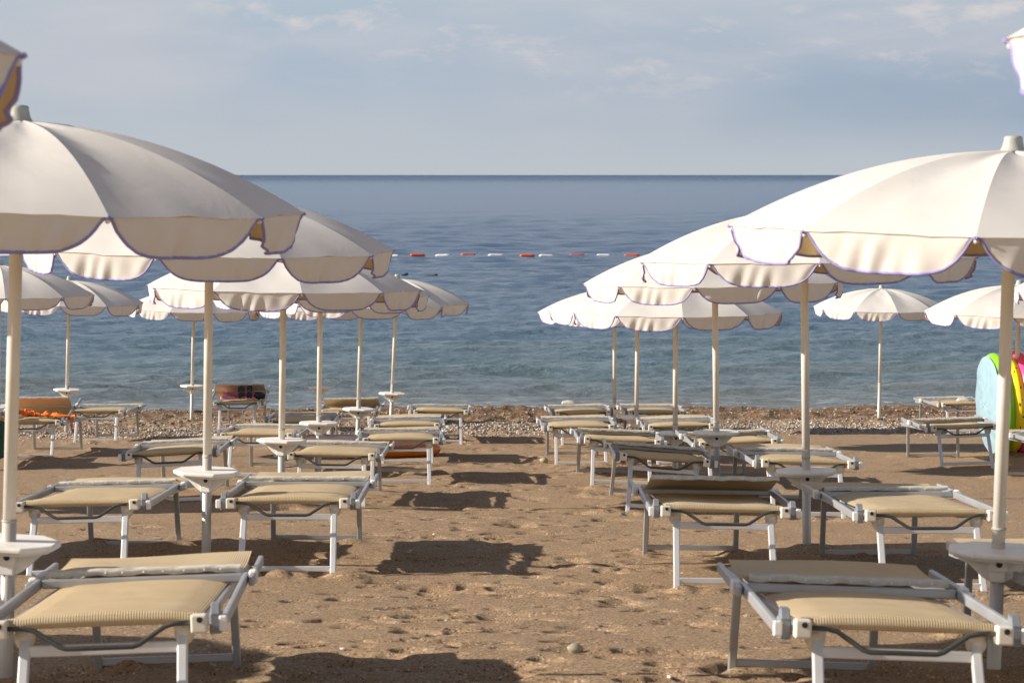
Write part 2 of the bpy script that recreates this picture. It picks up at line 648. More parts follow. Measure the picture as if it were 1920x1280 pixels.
M = {
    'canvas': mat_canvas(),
    'piping': simple('purple_piping', (0.27, 0.235, 0.475), 0.7, var=0.15),
    'pole': simple('pole_paint', (0.72, 0.685, 0.62), 0.38, var=0.05, scale=5, dirt=(0.55, 0.50, 0.42)),
    'pole_low': simple('pole_metal', (0.52, 0.50, 0.46), 0.42, metal=0.25, var=0.1, scale=5, dirt=(0.35, 0.29, 0.22)),
    'plastic': simple('white_plastic', (0.78, 0.77, 0.745), 0.45, var=0.05, dirt=(0.5, 0.44, 0.36)),
    'cream': simple('cream_plastic', (0.70, 0.65, 0.55), 0.5, var=0.06, dirt=(0.48, 0.40, 0.30)),
    'cap': simple('cap_plastic', (0.36, 0.36, 0.32), 0.55, var=0.1, dirt=(0.33, 0.31, 0.26)),
    'alu': simple('aluminium', (0.40, 0.415, 0.43), 0.36, metal=0.4, var=0.07, scale=6, dirt=(0.40, 0.36, 0.30)),
    'alu_white': simple('pale_frame_paint', (0.64, 0.645, 0.645), 0.36, metal=0.2, var=0.05, scale=6, dirt=(0.5, 0.44, 0.37)),
    'grey': simple('grey_plastic', (0.22, 0.235, 0.26), 0.5, var=0.1, dirt=(0.30, 0.27, 0.23)),
    'dark': simple('dark_tube', (0.055, 0.06, 0.055), 0.42, metal=0.1, var=0.15),
    'hole': simple('black_screw', (0.015, 0.015, 0.015), 0.6),
    'sling': mat_sling('sling_fabric', (0.53, 0.41, 0.245), (0.62, 0.495, 0.315)),
    'shade': mat_sling('shade_fabric', (0.55, 0.44, 0.275), (0.63, 0.51, 0.335)),
    'hem': simple('hem_fabric', (0.55, 0.53, 0.48), 0.8, var=0.12, scale=30, bump=0.6, bscale=60, dirt=(0.45, 0.40, 0.32)),
    'sand': mat_sand(),
    'sea': mat_sea(),
    'pebbles': mat_pebbles(),
    'orange': simple('orange_cloth', (0.82, 0.19, 0.03), 0.85, var=0.18, scale=14, bump=0.5, bscale=60),
    'orange_vinyl': simple('orange_vinyl', (0.80, 0.22, 0.03), 0.35, var=0.1),
    'mauve_vinyl': simple('mauve_vinyl', (0.62, 0.47, 0.45), 0.25, var=0.2, scale=3),
    'pink': simple('pink_cloth', (0.80, 0.30, 0.36), 0.85, var=0.2, scale=10, bump=0.5, bscale=50),
    'black': simple('black_rubber', (0.018, 0.017, 0.018), 0.7, var=0.2),
    'green': simple('dark_green_cloth', (0.012, 0.085, 0.055), 0.8, var=0.3, scale=16),
    'blue_vinyl': simple('pale_blue_vinyl', (0.27, 0.41, 0.48), 0.35, var=0.05, bump=0.5, bscale=9),
    'lime': simple('lime_vinyl', (0.20, 0.52, 0.02), 0.22, var=0.04),
    'yellow': simple('yellow_vinyl', (0.80, 0.66, 0.02), 0.2, var=0.06),
    'magenta': simple('pink_vinyl', (0.86, 0.075, 0.27), 0.22, var=0.04),
    'stone': simple('grey_stone', (0.36, 0.325, 0.235), 0.75, var=0.15, scale=18, bump=0.4),
    'shell': simple('shell_white', (0.72, 0.68, 0.62), 0.6, var=0.1, scale=40),
    'red_float': simple('red_float_plastic', (0.62, 0.085, 0.028), 0.4, var=0.12, scale=3),
    'white_float': simple('white_float_plastic', (0.74, 0.74, 0.72), 0.4, var=0.08, scale=3),
    'weed': simple('dark_weed', (0.03, 0.03, 0.032), 0.8),
}


# ------------------------------------------------------------------ ground
def vnoise(x, y, seed):
    """smooth lattice noise in -1..1"""
    g = np.random.default_rng(seed).uniform(-1, 1, (256, 256))
    xi = np.floor(x).astype(np.int64)
    yi = np.floor(y).astype(np.int64)
    fx, fy = x - xi, y - yi
    fx = fx * fx * fx * (fx * (fx * 6 - 15) + 10)
    fy = fy * fy * fy * (fy * (fy * 6 - 15) + 10)
    a = g[yi & 255, xi & 255]
    b = g[yi & 255, (xi + 1) & 255]
    c = g[(yi + 1) & 255, xi & 255]
    d = g[(yi + 1) & 255, (xi + 1) & 255]
    return (a * (1 - fx) + b * fx) * (1 - fy) + (c * (1 - fx) + d * fx) * fy


LEG_SPOTS = []      # filled with the places where lounger legs stand, before the sand is made


def build_ground():
    n_dense, n_side = 1080, 60
    u = np.concatenate([np.linspace(-9.0, -1.0, n_side)[:-1], np.linspace(-1.0, 1.0, n_dense), np.linspace(1.0, 9.0, n_side)[1:]])
    ys = [-14.0]
    while ys[-1] < 5.0:
        ys.append(ys[-1] + 0.5)
    ys[-1] = 5.0
    while ys[-1] < 46.0:
        y = ys[-1]
        gd = CAM_Z + SLOPE * y
        ys.append(y + min(max(0.55 * y * y / (2240.0 * 1.75), 0.004), 0.12))
    ys += [48, 52, 60, 75, 100]
    Y = np.array(ys)
    half = 0.35 + np.clip(Y, 0, None) * 0.285
    X = u[None, :] * half[:, None]
    YY = np.repeat(Y[:, None], len(u), 1)
    Z = -SLOPE * YY
    D = 0.022 * vnoise(X * 0.55 + 3, YY * 0.45, 1) + 0.008 * vnoise(X * 1.7, YY * 1.5, 2) + 0.004 * vnoise(X * 4.3, YY * 4.0, 3)
    rough = 0.55 + 0.45 * vnoise(X * 0.8 + 9, YY * 0.7 + 4, 4)
    D += rough * (0.0032 * vnoise(X * 10, YY * 9.5, 5) + 0.0012 * vnoise(X * 24, YY * 24, 6))
    # lumpy weed and shingle berm along the water
    berm = np.clip((YY - 34.5) / 3.0, 0, 1) * np.clip((43.6 - YY) / 2.2, 0, 1)
    D += berm * (-0.05 + 0.09 * np.abs(vnoise(X * 0.9, YY * 1.3, 7)) + 0.055 * vnoise(X * 2.6, YY * 2.6, 8) + 0.035 * vnoise(X * 6.5, YY * 6.5, 9))
    shing = np.clip((YY - 29.5) / 1.5, 0, 1) * np.clip((37 - YY) / 2.0, 0, 1)
    D += shing * (0.025 * vnoise(X * 2.2, YY * 2.2, 10) + 0.02 * vnoise(X * 7, YY * 7, 11))

    def stamp(px, py, rx, ry, ang, dep, rim):
        r = max(rx, ry) * 2.6
        i0, i1 = np.searchsorted(Y, [py - r, py + r])
        if i1 <= i0:
            return
        xs = X[i0:i1]
        msk = np.abs(xs - px) < r
        if not msk.any():
            return
        cols = np.where(msk.any(0))[0]
        c0, c1 = cols[0], cols[-1] + 1
        dx, dy = X[i0:i1, c0:c1] - px, YY[i0:i1, c0:c1] - py
        ca, sa = math.cos(ang), math.sin(ang)
        a = dx * ca + dy * sa
        a = np.where(a < 0, a * 1.45, a * 0.72) / rx      # steep on one side, trodden out on the other
        b = (-dx * sa + dy * ca) / ry
        q = np.sqrt(a * a + b * b)
        D[i0:i1, c0:c1] += -dep * np.exp(-(q ** 3.2)) + rim * np.exp(-((q - 1.35) / 0.38) ** 2) * (0.6 + 0.4 * np.sin(3 * np.arctan2(b, a) + px * 9))

    rr = random.Random(11)
    # footprints: trails along the aisle and around the loungers
    for k in range(1600):
        py = 6.0 + 28.0 * rr.random() ** 1.8
        lim = 0.35 + py * 0.27
        if rr.random() < 0.58:
            px = rr.gauss(0.25, 0.70)
        else:
            px = rr.uniform(-lim, lim)
        big = rr.random() < 0.2
        L = rr.uniform(0.085, 0.14) if big else rr.uniform(0.035, 0.085)
        stamp(px, py, L, L * rr.uniform(0.45, 0.8), rr.uniform(-0.7, 0.7), L * (rr.uniform(0.16, 0.30) if big else rr.uniform(0.30, 0.55)), L * rr.uniform(0.0, 0.04))
    for (px, py) in LEG_SPOTS:
        if py > 30:
            continue
        for k in range(7):
            a = rr.uniform(0, 6.28)
            d = rr.uniform(0.06, 0.32)
            L = rr.uniform(0.05, 0.13)
            s = rr.choice((-1, 1, 1))
            stamp(px + d * math.cos(a), py + d * math.sin(a), L, L * rr.uniform(0.5, 0.9), rr.uniform(0, 3.1), -s * L * rr.uniform(0.10, 0.24), 0.0)
        stamp(px, py, 0.10, 0.10, 0, -0.012, 0)
    for (px, py) in POLE_SPOTS:             # sand heaped round the poles
        stamp(px, py, 0.15, 0.14, 0.4, -0.045, 0.0)
        for k in range(4):
            a = rr.uniform(0, 6.28)
            L = rr.uniform(0.04, 0.08)
            stamp(px + 0.2 * math.cos(a), py + 0.2 * math.sin(a), L, L * 0.7, rr.uniform(0, 3), L * 0.2, 0.0)
    # drag marks
    for k in range(46):
        py = rr.uniform(7, 24)
        px = rr.gauss(0.2, 1.0)
        ang = rr.uniform(-0.25, 0.25)
        for j in range(9):
            stamp(px + j * 0.05 * math.cos(ang), py + j * 0.05 * math.sin(ang) + rr.uniform(-.01, .01), 0.045, 0.016, ang, 0.008, 0.002)
    far = np.clip((5.0 - YY) / 3.0, 0, 1)
    Z = Z + D * (1 - far)
    me = grid_mesh('beach_sand', np.stack([X, YY, Z], -1))
    tag(link_mesh('beach_sand', me, M['sand']), 'coarse brown beach sand sloping down to the water', None, None, 'structure')

    def height(px, py):
        i = min(max(int(np.searchsorted(Y, py)), 0), len(Y) - 1)
        j = int(np.argmin(np.abs(X[i] - px)))
        return float(Z[i, j])
    return height


# ------------------------------------------------------------------ sea
def build_sea():
    r_ = np.random.default_rng(5)
    u = np.concatenate([np.linspace(-3.0, -1.0, 120)[:-1], np.linspace(-1.0, 1.0, 1050), np.linspace(1.0, 3.0, 120)[1:]])
    ys = [40.0]
    while ys[-1] < 420.0:
        y = ys[-1]
        ys.append(y + min(max(0.30 * y * y / (2240.0 * 4.44), 0.05), 4.0))
    n_near = len(ys)
    while ys[-1] < 60000.0:
        ys.append(ys[-1] * 1.06)
    Y = np.array(ys)
    X = u[None, :] * (Y * 0.285)[:, None]
    YY = np.repeat(Y[:, None], len(u), 1)
    dY = np.gradient(Y)[:, None]
    Z = np.zeros_like(X)
    DX = np.zeros_like(X)
    DY = np.zeros_like(X)
    comps = 46
    for k in range(comps):
        lam = 0.34 * (6.0 / 0.34) ** (k / (comps - 1.0))
        th = r_.normal(0.10, 0.42)
        kx, ky = math.sin(th) * 2 * math.pi / lam, math.cos(th) * 2 * math.pi / lam
        amp = 0.0132 * lam ** 0.50 * r_.uniform(0.6, 1.3)
        ph = kx * X + ky * YY + r_.uniform(0, 6.28)
        fade = np.clip((lam - 1.6 * dY) / (1.2 * dY), 0, 1)
        env = 0.55 + 0.45 * vnoise(X * 0.11 / max(lam, 1) * 2 + k, YY * 0.13 / max(lam, 1) * 2, 30 + k)
        a = amp * fade * env
        Z += a * np.cos(ph)
        DX -= a * 0.9 * math.sin(th) * np.sin(ph)
        DY -= a * 0.9 * math.cos(th) * np.sin(ph)
    shore = np.clip((YY - 41.0) / 6.0, 0.25, 1)
    Z *= shore
    # small swell lapping at the edge
    edge = 45.6 + 0.7 * vnoise(X * 0.22, YY * 0 + 2, 80)
    lap = np.exp(-((YY - edge) / 0.55) ** 2) * np.clip(0.5 + 1.2 * vnoise(X * 0.3 + 7, YY * 0, 81), 0, 1)
    Z += 0.13 * lap
    mask = np.clip((420.0 - YY) / 60.0, 0, 1)
    P = np.stack([X + DX * mask, YY + DY * mask, SEA_Z + Z * mask], -1)
    me = grid_mesh('sea', P)
    tag(link_mesh('sea', me, M['sea']), 'calm blue sea with small ripples reaching the horizon', None, None, 'structure')


# ------------------------------------------------------------------ pebbles
def build_pebbles(hfun):
    r_ = np.random.default_rng(21)
    t = bmesh.new()
    bmesh.ops.create_icosphere(t, subdivisions=1, radius=1.0)
    base = np.array([v.co[:] for v in t.verts])
    faces = np.array([[v.index for v in f.verts] for f in t.faces])
    t.free()
    N = 42000
    V, Fc, T = [], [], []
    k = 0
    for i in range(N):
        if i < 22000:       # pale shingle strip
            y = 31.6 + r_.normal(0, 1.15)
            big = 0.021
            tint = 1.0
        else:               # brown shingle up to the water
            y = r_.uniform(31.0, 42.6)
            big = 0.025
            tint = 0.0 if r_.random() < 0.75 else 1.0
        x = r_.uniform(-1, 1) * (1.0 + y * 0.30)
        if y < 29 and r_.random() < 0.7:
            continue
        y += 0.9 * math.sin(x * 0.45) + 0.5 * math.sin(x * 1.3 + 1)
        s = big * r_.uniform(0.35, 1.0) * (1.6 if r_.random() < 0.05 else 1.0)
        sc = np.array([s, s * r_.uniform(0.65, 1.0), s * r_.uniform(0.45, 0.8)])
        a = r_.uniform(0, 6.28)
        v = base * sc * (1 + r_.uniform(-0.14, 0.14, (len(base), 1)))
        v = np.stack([v[:, 0] * math.cos(a) - v[:, 1] * math.sin(a), v[:, 0] * math.sin(a) + v[:, 1] * math.cos(a), v[:, 2]], 1)
        V.append(v + np.array([x, y, hfun(x, y) + sc[2] * 0.35]))
        Fc.append(faces + k * len(base))
        T.append(np.full(len(base), tint))
        k += 1
    V = np.concatenate(V)
    Fc = np.concatenate(Fc)
    me = bpy.data.meshes.new('shingle')
    me.vertices.add(len(V))
    me.vertices.foreach_set('co', V.reshape(-1).astype(np.float32))
    me.loops.add(len(Fc) * 3)
    me.loops.foreach_set('vertex_index', Fc.reshape(-1).astype(np.int32))
    me.polygons.add(len(Fc))
    me.polygons.foreach_set('loop_start', np.arange(0, len(Fc) * 3, 3, dtype=np.int32))
    me.polygons.foreach_set('loop_total', np.full(len(Fc), 3, dtype=np.int32))
    me.update(calc_edges=True)
    at = me.attributes.new('tint', 'FLOAT', 'POINT')
    at.data.foreach_set('value', np.concatenate(T).astype(np.float32))
    tag(link_mesh('shingle', me, M['pebbles']), 'grey and brown pebbles strewn along the water line', None, None, 'stuff')


# ------------------------------------------------------------------ umbrella
UR, RIM, TOP = 1.06, 1.80, 2.10
NRIB = 10
STEP = 2 * math.pi / NRIB


def dome_z(t):
    return TOP - (TOP - RIM) * t ** 2.05


def make_umbrella():
    root = empty('beach_umbrella')
    m = MB()
    m.tube([(0, 0, 0.60), (0, 0, 2.08)], 0.0245, 20)
    pole = m.build('pole', M['pole'], root)
    m = MB()
    m.tube([(0, 0, -0.55), (0, 0, 0.62)], 0.0265, 20)
    m.build('pole_foot', M['pole_low'], root)
    m = MB()
    m.lathe([(0.0258, 0.0), (0.0285, 0.002), (0.0285, 0.008), (0.0258, 0.010)], 20, (0, 0, 0.635))
    m.build('collar', M['cap'], pole)
    # finial
    m = MB()
    m.lathe([(0.046, 0.0), (0.048, 0.006), (0.044, 0.013), (0.041, 0.018), (0.034, 0.046), (0.035, 0.052), (0.030, 0.059), (0.010, 0.062)], 22, (0, 0, TOP - 0.004))
    m.build('finial', M['cap'], root)
    # canopy
    NT_, NA = 18, 8
    ribs = [STEP * k for k in range(NRIB)]
    verts, faces, sharp = [(0, 0, TOP + 0.003)], [], set()
    idx = {}
    for i in range(1, NT_ + 1):
        t = i / NT_
        for k in range(NRIB):
            a0, a1 = ribs[k], ribs[k] + STEP
            for j in range(NA):
                f = j / NA
                p0 = Vector((math.cos(a0), math.sin(a0), 0)) * UR * t
                p1 = Vector((math.cos(a1), math.sin(a1), 0)) * UR * t
                p = p0.lerp(p1, f)
                sag = 4 * f * (1 - f)
                p.z = dome_z(t) - 0.022 * sag * math.sin(math.pi * t ** 1.2) + 0.004 * math.sin(5 * t + 7 * f + k * 2.1) * sag + 0.0022 * t ** 5 * sag * math.sin(31 * f + 9 * t + k * 1.7) + 0.0016 * sag * math.sin(17 * t - 11 * f + k)
                idx[(i, k * NA + j)] = len(verts)
                verts.append(tuple(p))
    M8 = NRIB * NA
    for j in range(M8):
        faces.append((0, idx[(1, j)], idx[(1, (j + 1) % M8)]))
    for i in range(1, NT_):
        for j in range(M8):
            faces.append((idx[(i, j)], idx[(i + 1, j)], idx[(i + 1, (j + 1) % M8)], idx[(i, (j + 1) % M8)]))
    me = mesh_from('canopy', verts, faces, True)
    for e in me.edges:
        a, b = e.vertices
        if a == 0 or b == 0:
            continue
        ja, jb = (a - 1) % M8, (b - 1) % M8
        if ja == jb and ja % NA == 0:
            e.use_edge_sharp = True
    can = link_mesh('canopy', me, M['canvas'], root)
    # valance flaps with piping, ribs under the cloth
    rv = random.Random(3)
    for k in range(NRIB):
        a0, a1 = ribs[k], ribs[k] + STEP
        p0 = Vector((math.cos(a0), math.sin(a0), 0)) * UR
        p1 = Vector((math.cos(a1), math.sin(a1), 0)) * UR
        out = ((p0 + p1) / 2).normalized()
        NU, NV = 60, 12
        ph = [rv.uniform(0, 6.28) for _ in range(6)]
        am = [rv.uniform(0.4, 1.0) for _ in range(6)]
        drop = 0.128 + rv.uniform(-0.006, 0.006)

        def flap(f, v):
            s = 2 * f - 1
            d = drop * max(0.0, 1 - (min(abs(s) / 0.935, 1.0)) ** 4.1) ** (1 / 1.12) + 0.0035
            base = p0.lerp(p1, f)
            edge = 1 - abs(s) ** 4
            gather = math.exp(-((1 - abs(s)) / 0.35) ** 2)
            w = 0.0
            for q in range(4):
                w += am[q] * math.sin((3.1 + 3.7 * q + 2.2 * am[3 - q]) * s + ph[q] + v * (2.6 if q % 2 else -2.2) + 1.3 * math.sin(2.3 * s + ph[q])) * 0.0042 / (1 + 0.2 * q)
            patch = math.exp(-((s - (am[0] * 2 - 1.4)) / 0.30) ** 2)
            w += patch * 0.0060 * math.sin(21 * s + ph[4] + 3.2 * v)
            w += gather * 0.0030 * math.sin(17 * s + ph[4] + 5 * v)
            w += 0.0016 * v * v * math.sin(95 * s + ph[5])
            o = -0.006 + w * (v ** 0.7) * edge * 1.7 + (-0.020 * (v ** 1.4)) * edge
            z = dome_z(1.0) - d * v
            return base + out * o + Vector((0, 0, z))
        P = np.array([[flap(i / NU, j / NV)[:] for i in range(NU + 1)] for j in range(NV + 1)])
        P[0, :, 2] += 0.001
        fl = grid_mesh('valance', P)
        # outer face away from the pole
        n = fl.polygons[NU // 2 + NU * 5].normal
        if n.dot(out) < 0:
            fl.flip_normals()
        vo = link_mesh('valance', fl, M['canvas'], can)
        m = MB()
        edge_pts = [flap(i / 44, 1.0) for i in range(45)]
        edge_pts = [p0.lerp(p0, 0) + Vector((0, 0, dome_z(1.0)))] + edge_pts + [p1 + Vector((0, 0, dome_z(1.0)))]
        m.tube(edge_pts, 0.0058, 6)
        m.build('piping', M['piping'], can)
        m = MB()
        pts = []
        for i in range(9):
            t = 0.04 + 0.945 * i / 8
            pts.append(Vector((math.cos(a0) * UR * t, math.sin(a0) * UR * t, dome_z(min(t, 1.0)) - 0.016)))
        m.tube(pts, 0.005, 6)
        m.ball(pts[-1] + Vector((0, 0, -0.006)), 0.0095, n=10)
        m.build('rib', M['cream'], root)
    m = MB()
    m.lathe([(0.026, 0.0), (0.042, 0.004), (0.042, 0.045), (0.026, 0.05)], 18, (0, 0, 2.0))
    m.build('hub', M['cream'], root)
    return root


def make_table():
    """octagonal drinks tray clamped on the pole; origin at the tray's top, on the pole axis"""
    a, b = 0.185, 0.150
    poly = [(-a, -0.055), (-a * 0.50, -b), (a * 0.50, -b), (a, -0.055), (a, 0.055), (a * 0.50, b), (-a * 0.50, b), (-a, 0.055)]
    m = MB()
    m.prism(poly, -0.024, 0.0, 0.008)
    m.prism([(x * 0.90, y * 0.90) for x, y in poly], -0.034, -0.020, 0.006)
    # raised rim
    top = m.build('table', M['plastic'])
    m = MB()
    prof = []
    for i in range(9):
        f = i / 8
        prof.append((0.032 + 0.118 * (1 - f) ** 0.62 * (1 - 0.35 * f), -0.028 - 0.098 * f))
    poly2 = [(x, z) for x, z in prof] + [(-x, z) for x, z in reversed(prof)]
    rot = Matrix.Rotation(R(90), 4, 'X')
    m.prism(poly2, -0.010, 0.010, 0.003, rot)
    m.box((-0.037, -0.040, -0.088), (0.037, 0.040, -0.026), 0.006)
    m.box((-0.030, -0.034, -0.126), (0.030, 0.034, -0.084), 0.005)
    br = m.build('bracket', M['plastic'], top)
    m = MB()
    m.lathe([(0.012, 0.0), (0.012, 0.004)], 14, (0.006, -0.0425, -0.056), 'Y')
    m.build('screw', M['hole'], top)
    return top


# ------------------------------------------------------------------ lounger
LW = 0.315      # half width at the corner blocks
BH = 0.40       # height of the bed frame


def sheet(name, prof, xs, mat, parent, zfun=None, hole=None):
    P = np.zeros((len(prof), len(xs), 3))
    for i, (y, z) in enumerate(prof):
        for j, x in enumerate(xs):
            dz = zfun(i / (len(prof) - 1), x) if zfun else 0.0
            P[i, j] = (x, y, z + dz)
    return link_mesh(name, grid_mesh(name, P), mat, parent)


def make_lounger(panel, arm_end, seed=0):
    """panel = ((y,z) of the hem edge, (y,z) of the other edge); arm_end = (y,z)"""
    rv = random.Random(seed)
    root = empty('sun_lounger')
    # bed frame: two rails joined by the end tubes
    m = MB()
    for s in (-1, 1):
        m.bar((s * LW, -0.01, BH - 0.022), (s * LW, 1.92, BH - 0.022), 0.024, 0.034, 0.004)
    m.tube([(-LW, 0.045, BH), (LW, 0.045, BH)], 0.014, 10)
    m.tube([(-LW, 1.90, BH - 0.02), (LW, 1.90, BH - 0.02)], 0.014, 10)
    m.bar((-LW, 0.62, BH - 0.035), (LW, 0.62, BH - 0.035), 0.02, 0.02)
    m.build('bed_frame', M['alu'], root)
    # sling wrapped round the end tube
    prof = []
    for i in range(9):
        a = R(-120) - R(150) * i / 8
        prof.append((0.045 + 0.024 * math.cos(a), BH + 0.006 + 0.024 * math.sin(a)))
    for i in range(1, 15):
        prof.append((0.045 + (1.88 - 0.045) * i / 14, BH + 0.024 - 0.007 * math.sin(math.pi * min(1.0, i / 10)) ** 0.7 - (0.012 if i > 10 else 0)))
    xs = np.linspace(-0.308, 0.308, 27)
    sheet('sling', prof, xs, M['sling'], root, lambda f, x: 0.004 * math.sin(9 * x + seed) * min(1, f * 3) - (0.016 * (abs(x) / 0.308) ** 8) * (1 if f > 0.34 else 0.4) - 0.004 * math.exp(-((abs(x) - 0.255) / 0.010) ** 2))
    # corner blocks with a notch
    for s in (-1, 1):
        m = MB()
        m.box((s * LW - 0.026, -0.055, BH - 0.037), (s * LW + 0.026, -0.004, BH + 0.022), 0.007, seg=3)
        blk = m.build('corner_block', M['cream'], root)
        m = MB()
        m.lathe([(0.0095, 0.0), (0.0095, 0.006)], 12, (s * LW + 0.003, -0.0575, BH + 0.006), 'Y')
        m.build('bolt_hole', M['hole'], blk)
        # grey hinge with its tooth, and the outer shade arm
        m = MB()
        hx = s * (LW + 0.047)
        m.box((hx - 0.019, 0.005, BH - 0.048), (hx + 0.019, 0.075, BH + 0.020), 0.006)
        m.prism([(-0.02, 0.0), (0.05, 0.0), (0.035, 0.035), (0.012, 0.020), (0.0, 0.034)], -0.014, 0.014, 0.002,
                Matrix.Translation((hx, 0.02, BH + 0.016)) @ Matrix(((0, 0, 1, 0), (1, 0, 0, 0), (0, 1, 0, 0), (0, 0, 0, 1))))
        m.build('hinge', M['grey'], root)
        ax = s * (LW + 0.052)
        d = Vector((0, arm_end[0] - 0.0, arm_end[1] - (BH - 0.012)))
        p = Vector((ax + s * 0.022, -0.005, BH - 0.012))
        q = Vector((ax + s * 0.012, arm_end[0], arm_end[1]))
        m = MB()
        m.bar(p, q, 0.020, 0.038, 0.005)
        arm = m.build('shade_arm', M['alu'], root)
        m = MB()
        dn = (q - p).normalized()
        m.bar(p - dn * 0.012, p + dn * 0.004, 0.028, 0.050, 0.006)
        m.build('end_cap', M['plastic'], arm)
        # sliding end of the arm with its white collar
        p2 = q + dn * 0.02 + Vector((s * 0.024, 0, -0.002))
        q2 = p2 + dn * (0.30 if arm_end[1] > 0.5 else 0.50)
        m = MB()
        m.bar(p2 - dn * 0.12, q2, 0.020, 0.036, 0.005)
        m.build('arm_extension', M['alu'], arm)
        m = MB()
        m.bar(p2 - dn * 0.02, p2 + dn * 0.035, 0.032, 0.050, 0.008)
        m.build('arm_collar', M['plastic'], arm)
    # cross tube between the shade arms
    ce = Vector((0, arm_end[0] - 0.01, arm_end[1]))
    m = MB()
    m.bar((-(LW + 0.052), ce.y, ce.z), (LW + 0.052, ce.y, ce.z), 0.030, 0.032, 0.006)
    m.build('crossbar', M['alu'], root)
    # shade cloth with pale hem
    (hy, hz), (fy, fz) = panel
    n = 14
    L = math.hypot(fy - hy, fz - hz)
    prof = [(hy + (fy - hy) * i / n, hz + (fz - hz) * i / n - 0.012 * math.sin(math.pi * i / n)) for i in range(n + 1)]
    xs = np.linspace(-0.355, 0.355, 23)
    cl = sheet('shade_cloth', prof, xs, M['shade'], root, lambda f, x: 0.005 * math.sin(7 * x + 4 * f + seed * 1.7) - 0.012 * (abs(x) / 0.355) ** 6 * math.sin(math.pi * f))
    dvec = Vector((0, hy - fy, hz - fz)).normalized()
    m = MB()
    for i in range(24):
        pass
    rows = []
    hp = [(dvec.y * -0.030, dvec.z * -0.030 + 0.006), (dvec.y * -0.006, dvec.z * -0.006 + 0.006), (dvec.y * 0.006 - 0.002, dvec.z * 0.006 + 0.001), (-0.006, -0.008), (-0.004, -0.019)]
    for i in range(41):
        x = -0.354 + 0.708 * i / 40
        w = 0.0007 * math.sin(x * 31 + seed) + 0.0005 * math.sin(x * 77 + 2 * seed)
        rows.append([(x, hy + q[0], hz + q[1] + w * (1 + 0.6 * k)) for k, q in enumerate(hp)])
    hem = link_mesh('hem', grid_mesh('hem', np.array(rows)), M['hem'], cl)
    m = MB()
    for i in range(9):
        x = -0.29 + 0.58 * i / 8 + rv.uniform(-.01, .01)
        m.ball((x, hy - 0.006, hz - 0.009), 0.0035, n=8)
    ob = m.build('snap_button', M['plastic'], cl)
    ob['kind'] = 'stuff'
    # front legs, splayed a little
    tops, bots = {}, {}
    for s in (-1, 1):
        tp = Vector((s * 0.250, 0.075, BH - 0.035))
        bt = Vector((s * 0.258, -0.13, -0.07))
        tops[s], bots[s] = tp, bt
        m = MB()
        m.bar(tp, bt, 0.034, 0.026, 0.005, up=(0, 1, 0.2))
        leg = m.build('front_leg', M['alu_white'], root)
        m = MB()
        m.ball(tp + Vector((s * 0.006, 0.008, -0.012)), 0.036, 0.95, 0.9, 1.15)
        m.box(tp + Vector((-0.026, -0.018, -0.01)), tp + Vector((0.026, 0.03, 0.038)), 0.008)
        m.build('knuckle', M['cream'], leg)

    def onleg(z, s):
        t = (z - tops[s].z) / (bots[s].z - tops[s].z)
        return tops[s].lerp(bots[s], t)
    for z, h, nm in ((BH - 0.088, 0.036, 'upper_crosspiece'), (0.035, 0.030, 'lower_crosspiece')):
        m = MB()
        a, b = onleg(z, -1), onleg(z, 1)
        m.bar(a + Vector((0.014, 0, 0)), b - Vector((0.014, 0, 0)), 0.020, h, 0.004)
        m.build(nm, M['alu_white'], root)
    # dark adjusting handle hung from block to block
    m = MB()
    y0 = -0.030
    pts = [(-LW + 0.02, y0, BH - 0.004), (-0.235, y0, BH - 0.006), (-0.205, y0, BH - 0.014), (-0.125, y0 - 0.012, BH - 0.066), (-0.105, y0 - 0.014, BH - 0.072),
           (0.105, y0 - 0.014, BH - 0.072), (0.125, y0 - 0.012, BH - 0.066), (0.205, y0, BH - 0.014), (0.235, y0, BH - 0.006), (LW - 0.02, y0, BH - 0.004)]
    m.tube(pts, 0.0085, 10)
    m.build('handle_bar', M['dark'], root)
    # rear legs
    for s in (-1, 1):
        m = MB()
        m.bar((s * 0.272, 1.76, BH - 0.01), (s * 0.276, 1.84, -0.07), 0.032, 0.026, 0.005, up=(0, 1, 0))
        m.build('rear_leg', M['alu'], root)
    m = MB()
    m.bar((-0.262, 1.827, 0.03), (0.262, 1.827, 0.03), 0.022, 0.030, 0.004)
    m.build('rear_crosspiece', M['alu'], root)
    return root


# ------------------------------------------------------------------ placing umbrellas
T_SIDE, P_SIDE = 'towel side', 'paddling pool side'
